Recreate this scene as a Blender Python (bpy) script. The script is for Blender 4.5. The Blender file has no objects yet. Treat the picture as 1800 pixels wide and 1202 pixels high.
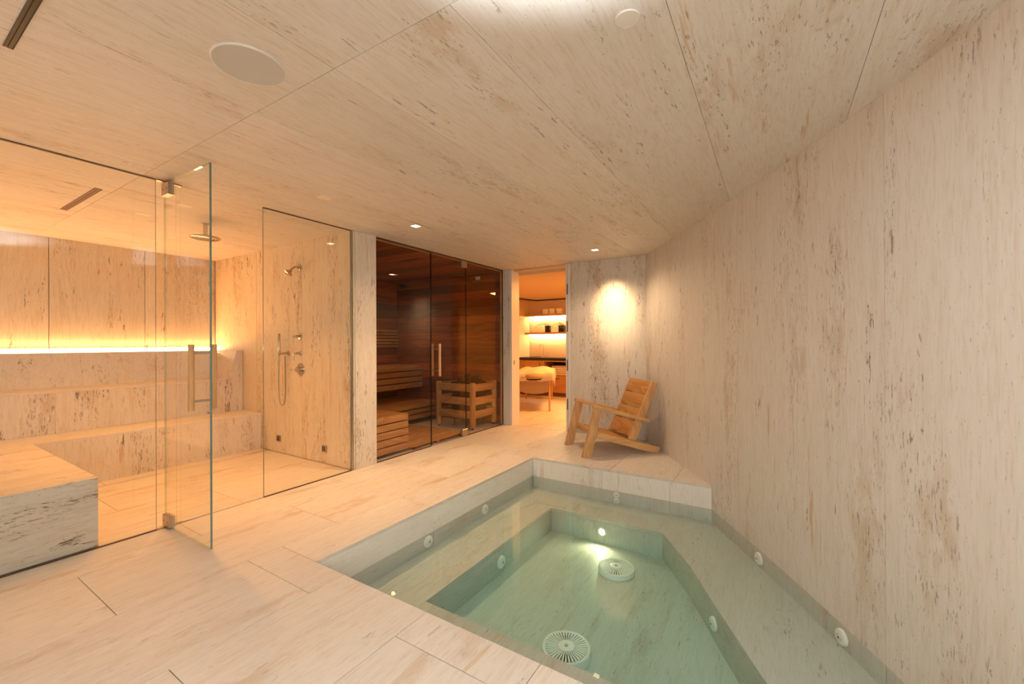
import bpy, bmesh, math, random
import numpy as np
from mathutils import Vector, Matrix
random.seed(7)
C = bpy.context.scene.collection
S = bpy.context.scene
# ------------------------------------------------------------------ camera, world, exposure, lights
H = 2.44                       # ceiling height
cam_d = bpy.data.cameras.new('camera'); cam = bpy.data.objects.new('camera', cam_d); C.objects.link(cam)
cam_d.sensor_width = 36; cam_d.sensor_fit = 'HORIZONTAL'; cam_d.lens = 36*739.55/1800
cam_d.clip_start = .02; cam_d.clip_end = 60
_ro = -3.7387e-3
_R = Matrix.Rotation(0.557579, 3, 'Z') @ Matrix.Rotation(1.022e-3, 3, 'X')
_r = _R @ Vector((math.cos(_ro), 0, math.sin(_ro))); _u = _R @ Vector((-math.sin(_ro), 0, math.cos(_ro))); _f = _R @ Vector((0, 1, 0))
cam.matrix_world = Matrix(((_r.x, _u.x, -_f.x, 0), (_r.y, _u.y, -_f.y, 0), (_r.z, _u.z, -_f.z, 1.295), (0, 0, 0, 1)))
S.camera = cam
W = bpy.data.worlds.new('world'); S.world = W; W.use_nodes = True
W.node_tree.nodes['Background'].inputs[0].default_value = (.9, .85, .8, 1)
W.node_tree.nodes['Background'].inputs[1].default_value = 0.02
S.view_settings.view_transform = 'Standard'; S.view_settings.look = 'None'
S.view_settings.gamma = 1; S.view_settings.use_curve_mapping = False
S.view_settings.exposure = -0.08
cy = S.cycles
cy.max_bounces = 12; cy.diffuse_bounces = 5; cy.glossy_bounces = 5; cy.transmission_bounces = 8; cy.transparent_max_bounces = 20
cy.caustics_reflective = False; cy.caustics_refractive = True; cy.blur_glossy = 0
cy.sample_clamp_indirect = 6; cy.use_denoising = True
cy.use_adaptive_sampling = True; cy.adaptive_threshold = .025

WARM = (1, .62, .31); AMBER = (1, .44, .15); TUNG = (1, .52, .20)
def spot(name, loc, to, power, col, deg, blend, r=.03):
    d = bpy.data.lights.new(name, 'SPOT'); d.energy = power; d.color = col; d.spot_size = math.radians(deg); d.spot_blend = blend; d.shadow_soft_size = r
    o = bpy.data.objects.new(name, d); C.objects.link(o); o.location = loc
    o.rotation_euler = (Vector(to)-Vector(loc)).to_track_quat('-Z', 'Y').to_euler(); return o
def area(name, loc, to, power, col, sx, sy):
    d = bpy.data.lights.new(name, 'AREA'); d.energy = power; d.color = col; d.shape = 'RECTANGLE'; d.size = sx; d.size_y = sy
    o = bpy.data.objects.new(name, d); C.objects.link(o); o.location = loc
    o.rotation_euler = (Vector(to)-Vector(loc)).to_track_quat('-Z', 'Y').to_euler(); return o
# bounced flash of the photographer (beside the lens, aimed at the ceiling)
spot('bounce_flash', (.05, -.25, 1.35), (-.16, .275, 2.44), 4400, (.88, .98, 1.06), 64, 1., .04)
# the room's square downlights
spot('downlight_beam', (-1.884, 4.976, 2.425), (-1.86, 5.62, 1.80), 200, (1, .66, .34), 47, 1., .07)
spot('downlight_beam', (-2.977, 3.0, 2.425), (-2.95, 3.0, 0), 125, WARM, 74, .9)
spot('downlight_flood', (-2.977, 3.0, 2.425), (-2.3, 3.0, 0), 45, WARM, 150, .8)
spot('downlight_flood', (-1.884, 4.976, 2.425), (-1.75, 4.7, 0), 70, (1, .70, .42), 150, .8)
spot('steam_beam', (-4.14, 1.525, 2.43), (-4.14, 1.525, 0), 120, (1, .42, .09), 120, .9)
spot('steam_beam', (-4.72, 1.43, 2.43), (-4.72, 1.43, 0), 120, (1, .42, .09), 120, .9)
spot('back_flash', (.15, -.55, 1.35), (1.1, -2.6, 1.9), 1500, (.90, .97, 1.04), 90, .8, .04)
spot('sauna_beam', (-5.3, 4.8, 2.39), (-5.2, 4.6, 0), 21, TUNG, 120, .8)
spot('sauna_beam', (-4.1, 3.5, 2.39), (-4.1, 3.6, 0), 11, TUNG, 110, .8)
area('treatment_light', (-2.6, 7.3, 2.33), (-3.0, 7.4, 0), 105, (1, .45, .10), .5, .5)

# ------------------------------------------------------------------ materials
class NT:
    def __init__(s, name):
        s.m = bpy.data.materials.new(name); s.m.use_nodes = True; s.t = s.m.node_tree; s.t.nodes.clear()
        s.out = s.n('ShaderNodeOutputMaterial')
    def n(s, typ, ins=None, **kw):
        nd = s.t.nodes.new(typ)
        for k, v in kw.items(): setattr(nd, k, v)
        for k, v in (ins or {}).items(): s.set(nd.inputs[k], v)
        return nd
    def set(s, inp, v):
        if isinstance(v, bpy.types.NodeSocket): s.t.links.new(v, inp)
        elif isinstance(v, bpy.types.Node): s.t.links.new(v.outputs[0], inp)
        else: inp.default_value = v
    def math(s, op, a, b=0., clamp=False):
        nd = s.n('ShaderNodeMath', {0: a, 1: b}, operation=op); nd.use_clamp = clamp; return nd.outputs[0]
    def mix(s, f, a, b, blend='MIX'):
        nd = s.n('ShaderNodeMix', data_type='RGBA', blend_type=blend)
        s.set(nd.inputs[0], f); s.set(nd.inputs[6], a); s.set(nd.inputs[7], b); return nd.outputs[2]
    def ramp(s, f, lo, hi):
        nd = s.n('ShaderNodeMapRange', {0: f, 1: lo, 2: hi, 3: 0., 4: 1.}); nd.interpolation_type = 'SMOOTHSTEP'; return nd.outputs[0]
    def coords(s, rnd=True):
        tc = s.n('ShaderNodeTexCoord').outputs['Object']
        if not rnd: return tc, None
        oi = s.n('ShaderNodeObjectInfo').outputs['Random']
        v = s.n('ShaderNodeVectorMath', {0: tc, 1: s.n('ShaderNodeCombineXYZ', {0: s.math('MULTIPLY', oi, 37.), 1: s.math('MULTIPLY', oi, 91.), 2: s.math('MULTIPLY', oi, 53.)})}, operation='ADD')
        return v.outputs[0], oi
    def noise(s, v, scale, detail=3., rough=.55, dist=0.):
        return s.n('ShaderNodeTexNoise', {'Vector': v, 'Scale': scale, 'Detail': detail, 'Roughness': rough, 'Distortion': dist}).outputs[0]
    def scaled(s, v, sc):
        return s.n('ShaderNodeVectorMath', {0: v, 1: sc}, operation='MULTIPLY').outputs[0]
    def finish(s, col, rough=.5, metal=0., bump=None, bstr=.3, spec=.5, coat=0.):
        b = s.n('ShaderNodeBsdfPrincipled', {'Base Color': col, 'Roughness': rough, 'Metallic': metal, 'Specular IOR Level': spec, 'Coat Weight': coat})
        if bump is not None:
            s.set(b.inputs['Normal'], s.n('ShaderNodeBump', {'Height': bump, 'Strength': bstr, 'Distance': .004}))
        s.t.links.new(b.outputs[0], s.out.inputs[0]); return s.m
def c4(r, g, b): return (r, g, b, 1)
def stretch(ax, k): return tuple(k if a == ax else 1. for a in 'xyz')

def travertine(name, ax, pits=1., light=(.735, .695, .635), mid=(.675, .61, .53), rough=.5, dark=(.115, .06, .026), contrast=1.):
    g = NT(name); v, oi = g.coords()
    va = g.scaled(v, stretch(ax, .10)); vb = g.scaled(v, stretch(ax, .35)); vc = g.scaled(v, stretch(ax, .085)); vd = g.scaled(v, stretch(ax, .16))
    bands = g.noise(vc, 24, 5, .65)
    cloud = g.noise(vb, 2.6, 4, .55)
    fine = g.noise(va, 85, 3, .65)
    col = g.mix(g.math('MULTIPLY', g.ramp(bands, .40, .66), .6*contrast), c4(*light), c4(*mid))
    col = g.mix(g.math('MULTIPLY', g.ramp(cloud, .40, .62), .5), col, c4(light[0]*1.03, light[1]*1.04, light[2]*1.06))
    col = g.mix(g.math('MULTIPLY', g.ramp(fine, .46, .68), .38*contrast), col, c4(mid[0]*.86, mid[1]*.78, mid[2]*.68))
    # broad lanes of the bedding: where stains and pores gather
    lane = g.noise(vd, 4.2, 3, .55, .2)
    stain = g.math('MULTIPLY', g.ramp(lane, .52, .66), g.ramp(g.noise(vb, 9, 4, .65), .44, .62))
    col = g.mix(g.math('MULTIPLY', stain, .55*contrast), col, c4(mid[0]*.80, mid[1]*.66, mid[2]*.50))
    seam = g.noise(vc, 20, 4, .62, .1); smask = g.ramp(g.noise(vb, 1.5, 2, .5), .52, .64)
    rust = g.math('MULTIPLY', g.math('MULTIPLY', g.ramp(seam, .60, .67), smask), .65*contrast)
    col = g.mix(rust, col, c4(.56, .33, .15))
    # open pores strung along the grain
    ve = g.scaled(v, stretch(ax, .20)); pit = g.noise(ve, 85, 3, .7); big = g.noise(ve, 48, 4, .72)
    zone = g.ramp(lane, .50, .60)
    lim = .615-.035*pits
    p1 = g.math('MULTIPLY', g.ramp(pit, lim, lim+.06), zone)
    lane2 = g.ramp(g.noise(vc, 15, 3, .55, .1), .535, .60)
    lim2 = .605-.035*pits
    p2 = g.math('MULTIPLY', g.math('MULTIPLY', g.ramp(big, lim2, lim2+.05), lane2), g.ramp(g.noise(vb, 3.1, 2, .5), .44, .56))
    p3 = g.math('MULTIPLY', g.ramp(g.noise(vb, 110, 2, .6), .665, .72), .7)
    pm2 = g.math('MAXIMUM', g.math('MAXIMUM', g.math('MULTIPLY', p1, .45+.15*pits), g.math('MULTIPLY', p2, min(1., .55+.22*pits))), g.math('MULTIPLY', p3, .6*min(1., pits)), True)
    pm2 = g.math('MULTIPLY', pm2, min(1., .35+.65*pits))
    col = g.mix(pm2, col, c4(*dark))
    tone = g.n('ShaderNodeHueSaturation', {'Color': col, 'Value': g.n('ShaderNodeMapRange', {0: oi, 3: .965, 4: 1.02}).outputs[0], 'Saturation': g.n('ShaderNodeMapRange', {0: g.math('FRACT', g.math('MULTIPLY', oi, 7.3)), 3: .94, 4: 1.05}).outputs[0]})
    hgt = g.math('SUBTRACT', g.math('MULTIPLY', fine, .06), pm2)
    return g.finish(tone.outputs[0], rough, 0, hgt, .45, .35)

def wood(name, ax, dark, light, scale=7., rough=.5, vary=.25, knots=False, spec=.35):
    g = NT(name); v, oi = g.coords()
    a = g.scaled(v, stretch(ax, .07)); b = g.scaled(v, stretch(ax, .16))
    n1 = g.noise(b, scale*.6, 2, .5, 1.2)
    rings = g.math('FRACT', g.math('MULTIPLY', n1, 7.))
    rings = g.ramp(g.math('ABSOLUTE', g.math('SUBTRACT', rings, .5)), .1, .5)
    fib = g.noise(a, scale*22, 3, .6)
    f = g.math('ADD', g.math('MULTIPLY', rings, .55), g.math('MULTIPLY', fib, .5), True)
    col = g.mix(f, c4(*light), c4(*dark))
    tone = g.n('ShaderNodeHueSaturation', {'Color': col, 'Hue': g.n('ShaderNodeMapRange', {0: g.math('FRACT', g.math('MULTIPLY', oi, 5.7)), 3: .494, 4: .506}).outputs[0],
             'Value': g.n('ShaderNodeMapRange', {0: oi, 3: 1-vary, 4: 1+vary}).outputs[0]}).outputs[0]
    if knots:
        kn = g.ramp(g.noise(g.scaled(v, stretch(ax, .5)), 3.1, 1, .4), .72, .76)
        tone = g.mix(kn, tone, c4(.05, .015, .006))
    return g.finish(tone, rough, 0, fib, .12, spec)

def plain(name, col, rough=.5, metal=0., spec=.5, grain=0., coat=0.):
    g = NT(name); v, oi = g.coords(False)
    n = g.noise(v, 35, 3, .6)
    c = g.mix(g.math('MULTIPLY', g.ramp(n, .35, .7), .12), c4(*col), c4(col[0]*.8, col[1]*.8, col[2]*.8))
    return g.finish(c, rough, metal, n if grain else None, grain, spec, coat)
def cloth(name, col):
    g = NT(name); v, oi = g.coords()
    n = g.noise(v, 260, 2, .6); l = g.noise(v, 14, 3, .5)
    c = g.mix(g.ramp(n, .35, .7), c4(*col), c4(col[0]*.84, col[1]*.83, col[2]*.8))
    return g.finish(c, .9, 0, g.math('ADD', n, l), .4, .1)
def emit(name, col, k):
    g = NT(name); v, _ = g.coords(False)
    n = g.noise(v, 9, 1)
    c = g.mix(g.math('MULTIPLY', n, .06), c4(*col), c4(col[0], col[1]*.96, col[2]*.9))
    g.t.links.new(g.n('ShaderNodeEmission', {0: c, 1: k}).outputs[0], g.out.inputs[0]); return g.m
def clear_glass(name, tint, f0=.038):
    # thin architectural pane: Fresnel-weighted mix of straight transmission and mirror reflection
    g = NT(name)
    fc = g.n('ShaderNodeLayerWeight', {0: .5}).outputs['Facing']
    fac = g.math('ADD', g.math('MULTIPLY', g.math('POWER', fc, 5.), 1-f0), f0, True)
    m = g.n('ShaderNodeMixShader', {0: fac, 1: g.n('ShaderNodeBsdfTransparent', {0: c4(*tint)}), 2: g.n('ShaderNodeBsdfAnisotropic' if False else 'ShaderNodeBsdfGlossy', {0: c4(1, 1, 1), 'Roughness': 0.})})
    g.t.links.new(m.outputs[0], g.out.inputs[0]); return g.m
def water_mat():
    # still water: Fresnel mirror over clear transmission, tinted by absorption through its depth
    g = NT('pool_water'); f0 = .02
    v, _ = g.coords(False)
    b = g.n('ShaderNodeBump', {'Height': g.noise(v, 5, 2, .5), 'Strength': .010, 'Distance': .02})
    fc = g.n('ShaderNodeLayerWeight', {0: .5}).outputs['Facing']
    fac = g.math('ADD', g.math('MULTIPLY', g.math('POWER', fc, 5.), 1-f0), f0, True)
    m = g.n('ShaderNodeMixShader', {0: fac, 1: g.n('ShaderNodeBsdfTransparent', {0: c4(1, 1, 1)}), 2: g.n('ShaderNodeBsdfGlossy', {0: c4(1, 1, 1), 'Roughness': 0., 'Normal': b})})
    va = g.n('ShaderNodeVolumeAbsorption', {'Color': c4(.20, .86, .80), 'Density': .70})
    g.t.links.new(m.outputs[0], g.out.inputs['Surface']); g.t.links.new(va.outputs[0], g.out.inputs['Volume']); return g.m

M = dict(
    wall=travertine('travertine_wall', 'z', .9),
    wall_dark=travertine('travertine_pitted', 'z', 1.5, (.72, .66, .58), (.63, .55, .45)),
    steam=travertine('travertine_amber_lit', 'z', 1.35, (.74, .645, .485), (.655, .54, .375)),  # same stone as elsewhere, with the amber light of the steam room put into its colour
    ceil=travertine('travertine_ceiling', 'y', .75),
    floor=travertine('travertine_floor', 'y', .35, (.72, .67, .60), (.66, .59, .505), .42, contrast=1.1),
    block=travertine('travertine_block', 'y', 1.6, (.70, .63, .53), (.60, .51, .40)),
    wet=travertine('travertine_wet', 'y', .5, (.58, .56, .50), (.51, .485, .42), .5, contrast=.8), wetz=travertine('travertine_wet_wall', 'z', .5, (.58, .56, .50), (.51, .485, .42), .5, contrast=.8),
    pool=travertine('travertine_pool', 'y', .45, (.85, .82, .76), (.80, .76, .69), .45, contrast=.7),
    poolz=travertine('travertine_pool_wall', 'z', .5, (.85, .82, .76), (.80, .755, .69), .45, contrast=.7),
    grout=plain('grout', (.36, .27, .18), .9),
    plaster=plain('plaster', (.72, .52, .31), .8), white=plain('white_paint', (.78, .74, .68), .45),
    spk=plain('speaker_mesh', (.56, .54, .49), .7), capw=plain('white_cap', (.78, .74, .68), .5),
    chrome=plain('brushed_nickel', (.50, .43, .35), .16, 1), steel=plain('steel', (.46, .41, .35), .3, 1),
    black=plain('black_metal', (.012, .011, .010), .45), dgrey=plain('dark_grey', (.05, .045, .04), .6),
    bronze=plain('dark_channel', (.10, .06, .035), .5, .6),
    glass=clear_glass('clear_glass', (.985, .992, .985)), sglass=clear_glass('sauna_glass', (.92, .90, .88), .02),
    gedge=plain('glass_edge', (.10, .17, .14), .12, 0, .8), gpale=clear_glass('pale_glass_edge', (.62, .74, .68), .08), gblack=plain('glass_edge_dark', (.012, .016, .014), .15, 0, .8),
    oakz=wood('oak_upright', 'z', (.52, .27, .10), (.70, .42, .18), 8, .5, .06), oakx=wood('oak_lengthwise', 'x', (.52, .27, .10), (.70, .42, .18), 8, .5, .06),
    oaky=wood('oak_board', 'y', (.36, .15, .035), (.58, .29, .085), 9, .45, .10),
    handle=wood('handle_wood', 'z', (.46, .23, .09), (.60, .33, .14), 10, .5, .04),
    cedx=wood('cedar_x', 'x', (.20, .036, .008), (.37, .088, .019), 5, .45, .55, True), cedy=wood('cedar_y', 'y', (.20, .036, .008), (.37, .088, .019), 5, .45, .55, True),
    aspy=wood('bench_wood_y', 'y', (.44, .20, .065), (.64, .34, .135), 6, .5, .12), aspx=wood('bench_wood_x', 'x', (.40, .18, .06), (.58, .30, .12), 6, .5, .12), aspz=wood('bench_wood_z', 'z', (.46, .22, .08), (.62, .33, .13), 6, .5, .1),
    stone=plain('heater_stone', (.004, .004, .0038), .7, grain=.5),
    led=emit('steam_led', AMBER, 205), cove_glow=emit('added_cove_glow', (1, .72, .40), 14), led2=emit('shelf_led', (1, .68, .34), 125), lamp=emit('downlight_lens', (1, .80, .50), 16), lamp_dim=emit('sauna_lens', (1, .52, .26), 7),  # the white cove glow is an added emitter, not a lens of the strip
    plamp=emit('pool_lens', (1, .68, .36), 60),
    panel_pale=plain('pale_plate', (.86, .76, .6), .5), slot=plain('slot_amber', (.16, .07, .022), .6),
    jet=plain('jet_plastic', (.88, .87, .82), .4), hole=plain('jet_hole', (.05, .05, .045), .6),
    water=water_mat(),
    cabx=wood('cabinet_wood', 'x', (.40, .18, .055), (.52, .26, .09), 4, .5, .08), counter=plain('black_counter', (.010, .009, .008), .3),
    shelf=wood('shelf_wood', 'x', (.42, .20, .07), (.56, .30, .11), 6, .5, .06),
    towel=cloth('towel_cloth', (.74, .60, .44)), towelw=cloth('towel_white', (.88, .82, .72)), sheet=cloth('sheet_cloth', (.80, .66, .46)), sling=cloth('sling_cloth', (.46, .31, .15)),
    brass=plain('brass', (.70, .46, .20), .28, 1), leaf=plain('leaf', (.34, .36, .06), .6), stem=plain('stem', (.30, .20, .06), .7), soil=plain('soil', (.05, .03, .02), .9),
    pot=plain('black_pot', (.010, .009, .009), .5), sofa=plain('table_vinyl', (.20, .07, .03), .5),
)
# ------------------------------------------------------------------ mesh helpers
class MB:
    def __init__(s): s.v = []; s.f = []; s.m = []
    def add(s, vs, fs, mi=0):
        o = len(s.v); s.v += [tuple(p) for p in vs]
        s.f += [tuple(i+o for i in f) for f in fs]; s.m += (mi if isinstance(mi, list) else [mi]*len(fs)); return s
    def box(s, x0, x1, y0, y1, z0, z1, mi=0):
        # faces: -z +z -y +x +y -x
        vs = [(x0, y0, z0), (x1, y0, z0), (x1, y1, z0), (x0, y1, z0), (x0, y0, z1), (x1, y0, z1), (x1, y1, z1), (x0, y1, z1)]
        return s.add(vs, [(0, 3, 2, 1), (4, 5, 6, 7), (0, 1, 5, 4), (1, 2, 6, 5), (2, 3, 7, 6), (3, 0, 4, 7)], mi)
    def prism(s, pts, a0, a1, axis='z', mi=0):
        # extrude a polygon along an axis; pts are the other two coordinates in xyz order
        def p3(p, a): return (p[0], p[1], a) if axis == 'z' else ((p[0], a, p[1]) if axis == 'y' else (a, p[0], p[1]))
        n = len(pts); vs = [p3(p, a0) for p in pts]+[p3(p, a1) for p in pts]
        fs = [tuple(range(n-1, -1, -1)), tuple(range(n, 2*n))]+[(i, (i+1) % n, n+(i+1) % n, n+i) for i in range(n)]
        return s.add(vs, fs, mi)
    def tube(s, path, r, n=10, mi=0, r1=None):
        P = [Vector(p) for p in path]; k = len(P); vs = []; prev = None
        for i, p in enumerate(P):
            t = (P[min(i+1, k-1)]-P[max(i-1, 0)]).normalized()
            if prev is None:
                a = Vector((0, 0, 1)) if abs(t.z) < .9 else Vector((1, 0, 0)); u = t.cross(a).normalized()
            else: u = (prev-t*prev.dot(t)).normalized()
            prev = u; w = t.cross(u); rr = r if r1 is None else r+(r1-r)*i/(k-1)
            vs += [p+u*rr*math.cos(2*math.pi*j/n)+w*rr*math.sin(2*math.pi*j/n) for j in range(n)]
        fs = [(i*n+j, i*n+(j+1) % n, (i+1)*n+(j+1) % n, (i+1)*n+j) for i in range(k-1) for j in range(n)]
        fs += [tuple(range(n-1, -1, -1)), tuple(range((k-1)*n, k*n))]
        return s.add(vs, fs, mi)
    def lathe(s, prof, o, ax, n=24, mi=0):
        # prof: (radius, height) from o along ax
        ax = Vector(ax).normalized(); o = Vector(o); a = Vector((0, 0, 1)) if abs(ax.z) < .9 else Vector((1, 0, 0))
        u = ax.cross(a).normalized(); w = ax.cross(u); vs = []
        for r, hh in prof: vs += [o+ax*hh+(u*math.cos(2*math.pi*j/n)+w*math.sin(2*math.pi*j/n))*max(r, 1e-4) for j in range(n)]
        k = len(prof)
        fs = [(i*n+j, i*n+(j+1) % n, (i+1)*n+(j+1) % n, (i+1)*n+j) for i in range(k-1) for j in range(n)]
        fs += [tuple(range(n-1, -1, -1)), tuple(range((k-1)*n, k*n))]
        return s.add(vs, fs, mi)
    def build(s, name, mats, parent=None, bevel=0., seg=2, smooth=True):
        me = bpy.data.meshes.new(name); me.from_pydata(s.v, [], s.f); me.update()
        mats = mats if isinstance(mats, (list, tuple)) else [mats]
        for m in mats: me.materials.append(m)
        for p, mi in zip(me.polygons, s.m): p.material_index = mi
        bm = bmesh.new(); bm.from_mesh(me); bmesh.ops.recalc_face_normals(bm, faces=bm.faces)
        if bevel:
            ed = [e for e in bm.edges if len(e.link_faces) == 2 and e.calc_face_angle(0) > .6]
            bmesh.ops.bevel(bm, geom=ed, offset=bevel, segments=seg, affect='EDGES', profile=.5, clamp_overlap=True)
        bm.to_mesh(me); bm.free()
        if smooth:
            for p in me.polygons: p.use_smooth = True
            me.set_sharp_from_angle(angle=.6)
        o = bpy.data.objects.new(name, me); C.objects.link(o)
        if parent: o.parent = parent
        return o
def box(*a): return MB().box(*a)
def tag(o, label=None, cat=None, group=None, kind=None):
    for k, v in (('label', label), ('category', cat), ('group', group), ('kind', kind)):
        if v: o[k] = v
    return o
def empty(name, loc=(0, 0, 0), rz=0., label=None, cat=None, group=None, kind=None):
    o = bpy.data.objects.new(name, None); C.objects.link(o); o.location = loc; o.rotation_euler = (0, 0, rz); o.empty_display_size = .1
    return tag(o, label, cat, group, kind)
def struct(o): o['kind'] = 'structure'; return o
def copy_tree(o, parent=None):
    c = o.copy(); C.objects.link(c)
    if parent is not None: c.parent = parent
    for ch in list(o.children): copy_tree(ch, c)
    return c

# ------------------------------------------------------------------ setting: plan of the room
G = -3.65                     # plane of the glass fronts
PX, PY0, PY1 = -2.31, 1.50, 4.14   # pool: left side, near side, far side
ZW, ZB, ZF = -.203, -.325, -.55     # water, ledge, basin floor
WY = 5.62                     # end wall
_pc = (0.0006304051072443641, -0.0036777250555373943, -0.04063013972391328, -0.2800163991568069, 1.4496297422098143)
def wall_x(y): return (((_pc[0]*y+_pc[1])*y+_pc[2])*y+_pc[3])*y+_pc[4]
def wall_n(y):
    e = .01; t = Vector((wall_x(y+e)-wall_x(y-e), 2*e)).normalized(); return Vector((-t.y, t.x))      # into the room
def wall_pt(y, off=0.):
    n = wall_n(y); return (wall_x(y)+n.x*off, y+n.y*off)
J = .0016                     # half joint

# floor: recessed bed + slabs
fl = MB()
for a in ((-6.7, PX-.03, -2.7, WY+.2), (PX-.03, 2.2, -2.7, PY0-.03), (PX-.03, .2, PY1+.03, WY+.2), (-5.6, -1.4, WY+.2, 9.7)): fl.box(a[0], a[1], a[2], a[3], -.09, -.012)
floor = struct(fl.build('floor', M['grout'], smooth=False))
def slab(parent, x0, x1, y0, y1, z0, z1, m, jx=J, jy=J, jz=0., name='stone_slab', bev=.0011):
    return MB().box(x0+jx, x1-jx, y0+jy, y1-jy, z0+jz, z1-jz).build(name, m, parent, bev, 1, False)
def cuts(a, b, first, step):
    k = math.floor((a-first)/step); r = [a]; y = first+k*step
    while y < b-1e-6:
        if y > a+.05: r.append(y)
        y += step
    if b-r[-1] < .05 and len(r) > 1: r.pop()
    r.append(b); return list(zip(r, r[1:]))
rows = [(-3.64, -3.29, .1), (-3.29, -2.67, .705), (-2.67, -2.048, 1.293), (-2.048, -1.426, .696), (-1.426, -.804, 1.303), (-.804, -.182, .7), (-.182, .44, 1.3), (.44, 1.062, .7), (1.062, 2.0, 1.3)]
for x0, x1, ph in rows:
    for y0, y1 in cuts(-2.6, WY-.01, ph, 1.2):
        parts = []
        if x1 <= PX or y1 <= PY0 or y0 >= PY1: parts = [(x0, x1, y0, y1)]
        else:
            if y0 < PY0: parts.append((x0, x1, y0, PY0))
            if y1 > PY1: parts.append((x0, x1, PY1, y1))
            if x0 < PX: parts.append((x0, PX, max(y0, PY0), min(y1, PY1)))
        for a in parts:
            if a[3]-a[2] < .03 or a[0] > wall_x(a[2])+.02: continue
            slab(floor, a[0], min(a[1], wall_x(a[2])+.08) if a[2] > 0 else a[1], a[2], a[3], -.022, 0, M['floor'])
for x0, x1, ph in ((-4.34, -3.66, 1.75), (-4.96, -4.34, 1.15), (-5.19, -4.96, 1.75), (-5.38, -5.205, 1.3)):
    for y0, y1 in cuts(.885, 2.77, ph, 1.2): slab(floor, x0, x1, y0, y1, -.022, 0, M['floor'])
for x0, x1, ph in [(-5.45+.622*i, -5.45+.622*(i+1), 6.2+.6*(i % 2)) for i in range(6)]:
    for y0, y1 in cuts(WY+.0, 9.6, ph, 1.2): slab(floor, x0, x1, y0, y1, -.022, 0, M['floor'])
slab(floor, -4.9, -3.66, 4.72, 5.57, -.022, 0, M['floor']); slab(floor, -3.9, -3.66, 3.08, 4.72, -.022, 0, M['floor'])

# ceiling
ceiling = struct(box(-6.8, 2.3, -2.8, 5.9, H+.022, H+.06).build('ceiling', M['grout'], smooth=False))
k = -11
while True:
    x0 = -.305+.625*k; x1 = x0+.625; k += 1
    if x0 > 2: break
    for y0, y1 in ((-2.6, -1.3), (-1.3, 1.10), (1.10, 3.5), (3.5, WY+.02)):
        if x0 > wall_x(y0)+.05: continue
        xx = x0
        slab(ceiling, max(xx, -6.6), x1, y0, y1, H, H+.021, M['ceil'], .0009, .0009, bev=.0006)

# curved wall on the right
def curved(y0, y1, off0, off1, z0, z1, n=8):
    ys = [y0+(y1-y0)*i/n for i in range(n+1)]
    return MB().prism([wall_pt(y, off0) for y in ys]+[wall_pt(y, off1) for y in reversed(ys)], z0, z1)
wall_right = struct(curved(-2.75, 5.75, -.16, -.022, ZB-.1, H+.02, 40).build('wall_right', M['grout']))
wy = [5.66, 4.63, 3.76, 2.56, 1.5, .4, -.7, -1.8, -2.65]
for b, a in zip(wy, wy[1:]):
    curved(a+J*.8, b-J*.8, -.021, 0, ZW-.0005 if PY0-.1 < b and a < PY1 else -.03, H, 10).build('stone_panel', M['wall'], wall_right)
# end wall with the doorway
wall_end = struct(MB().box(-2.48, -1.2, WY+.022, WY+.2, 0, H+.02).box(-3.64, -3.54, WY+.022, WY+.2, 0, H+.02).build('wall_end', M['grout'], smooth=False))
slab(wall_end, -2.50, -1.42+.08, WY, WY+.021, 0, H, M['wall_dark'], name='stone_panel')
slab(wall_end, -3.655, -3.535, WY-.03, WY+.021, 0, H, M['wall'], name='stone_panel')
# partition between steam room and sauna
struct(box(-3.54, -2.48, WY+.03, WY+.2, 2.415, H+.02).build('trim_3', M['plaster'], smooth=False))
wall_partition = struct(box(-6.7, G-.012, 2.797, 3.06, 0, H+.01).build('wall_partition', M['grout'], smooth=False))
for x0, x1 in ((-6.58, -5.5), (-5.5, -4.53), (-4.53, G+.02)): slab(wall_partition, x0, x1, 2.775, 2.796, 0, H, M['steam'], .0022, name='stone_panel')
slab(wall_partition, G-.011, G+.02, 2.797, 3.068, 0, H, M['wall_dark'], J*.3, J*.6, name='stone_panel')
# steam room back and end wall
wall_steam = struct(box(-6.75, -6.60, -1.45, 2.8, 0, H+.01).build('wall_steam_back', M['grout'], smooth=False))
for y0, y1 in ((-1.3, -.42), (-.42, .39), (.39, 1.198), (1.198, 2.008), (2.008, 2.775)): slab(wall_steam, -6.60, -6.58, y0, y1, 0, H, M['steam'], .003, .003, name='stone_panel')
wall_left = struct(box(-6.7, G-.02, -1.45, -1.322, 0, H+.01).build('wall_left', M['grout'], smooth=False))
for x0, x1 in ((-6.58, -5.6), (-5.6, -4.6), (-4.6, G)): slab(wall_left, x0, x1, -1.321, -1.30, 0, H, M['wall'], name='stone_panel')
wall_near = struct(box(-3.9, 2.4, -2.75, -2.62, 0, H+.02).build('wall_near', M['wall'], smooth=False))
wall_near2 = struct(box(-3.8, G, -2.7, -1.32, 0, H+.02).build('wall_left_near', M['wall'], smooth=False))

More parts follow.
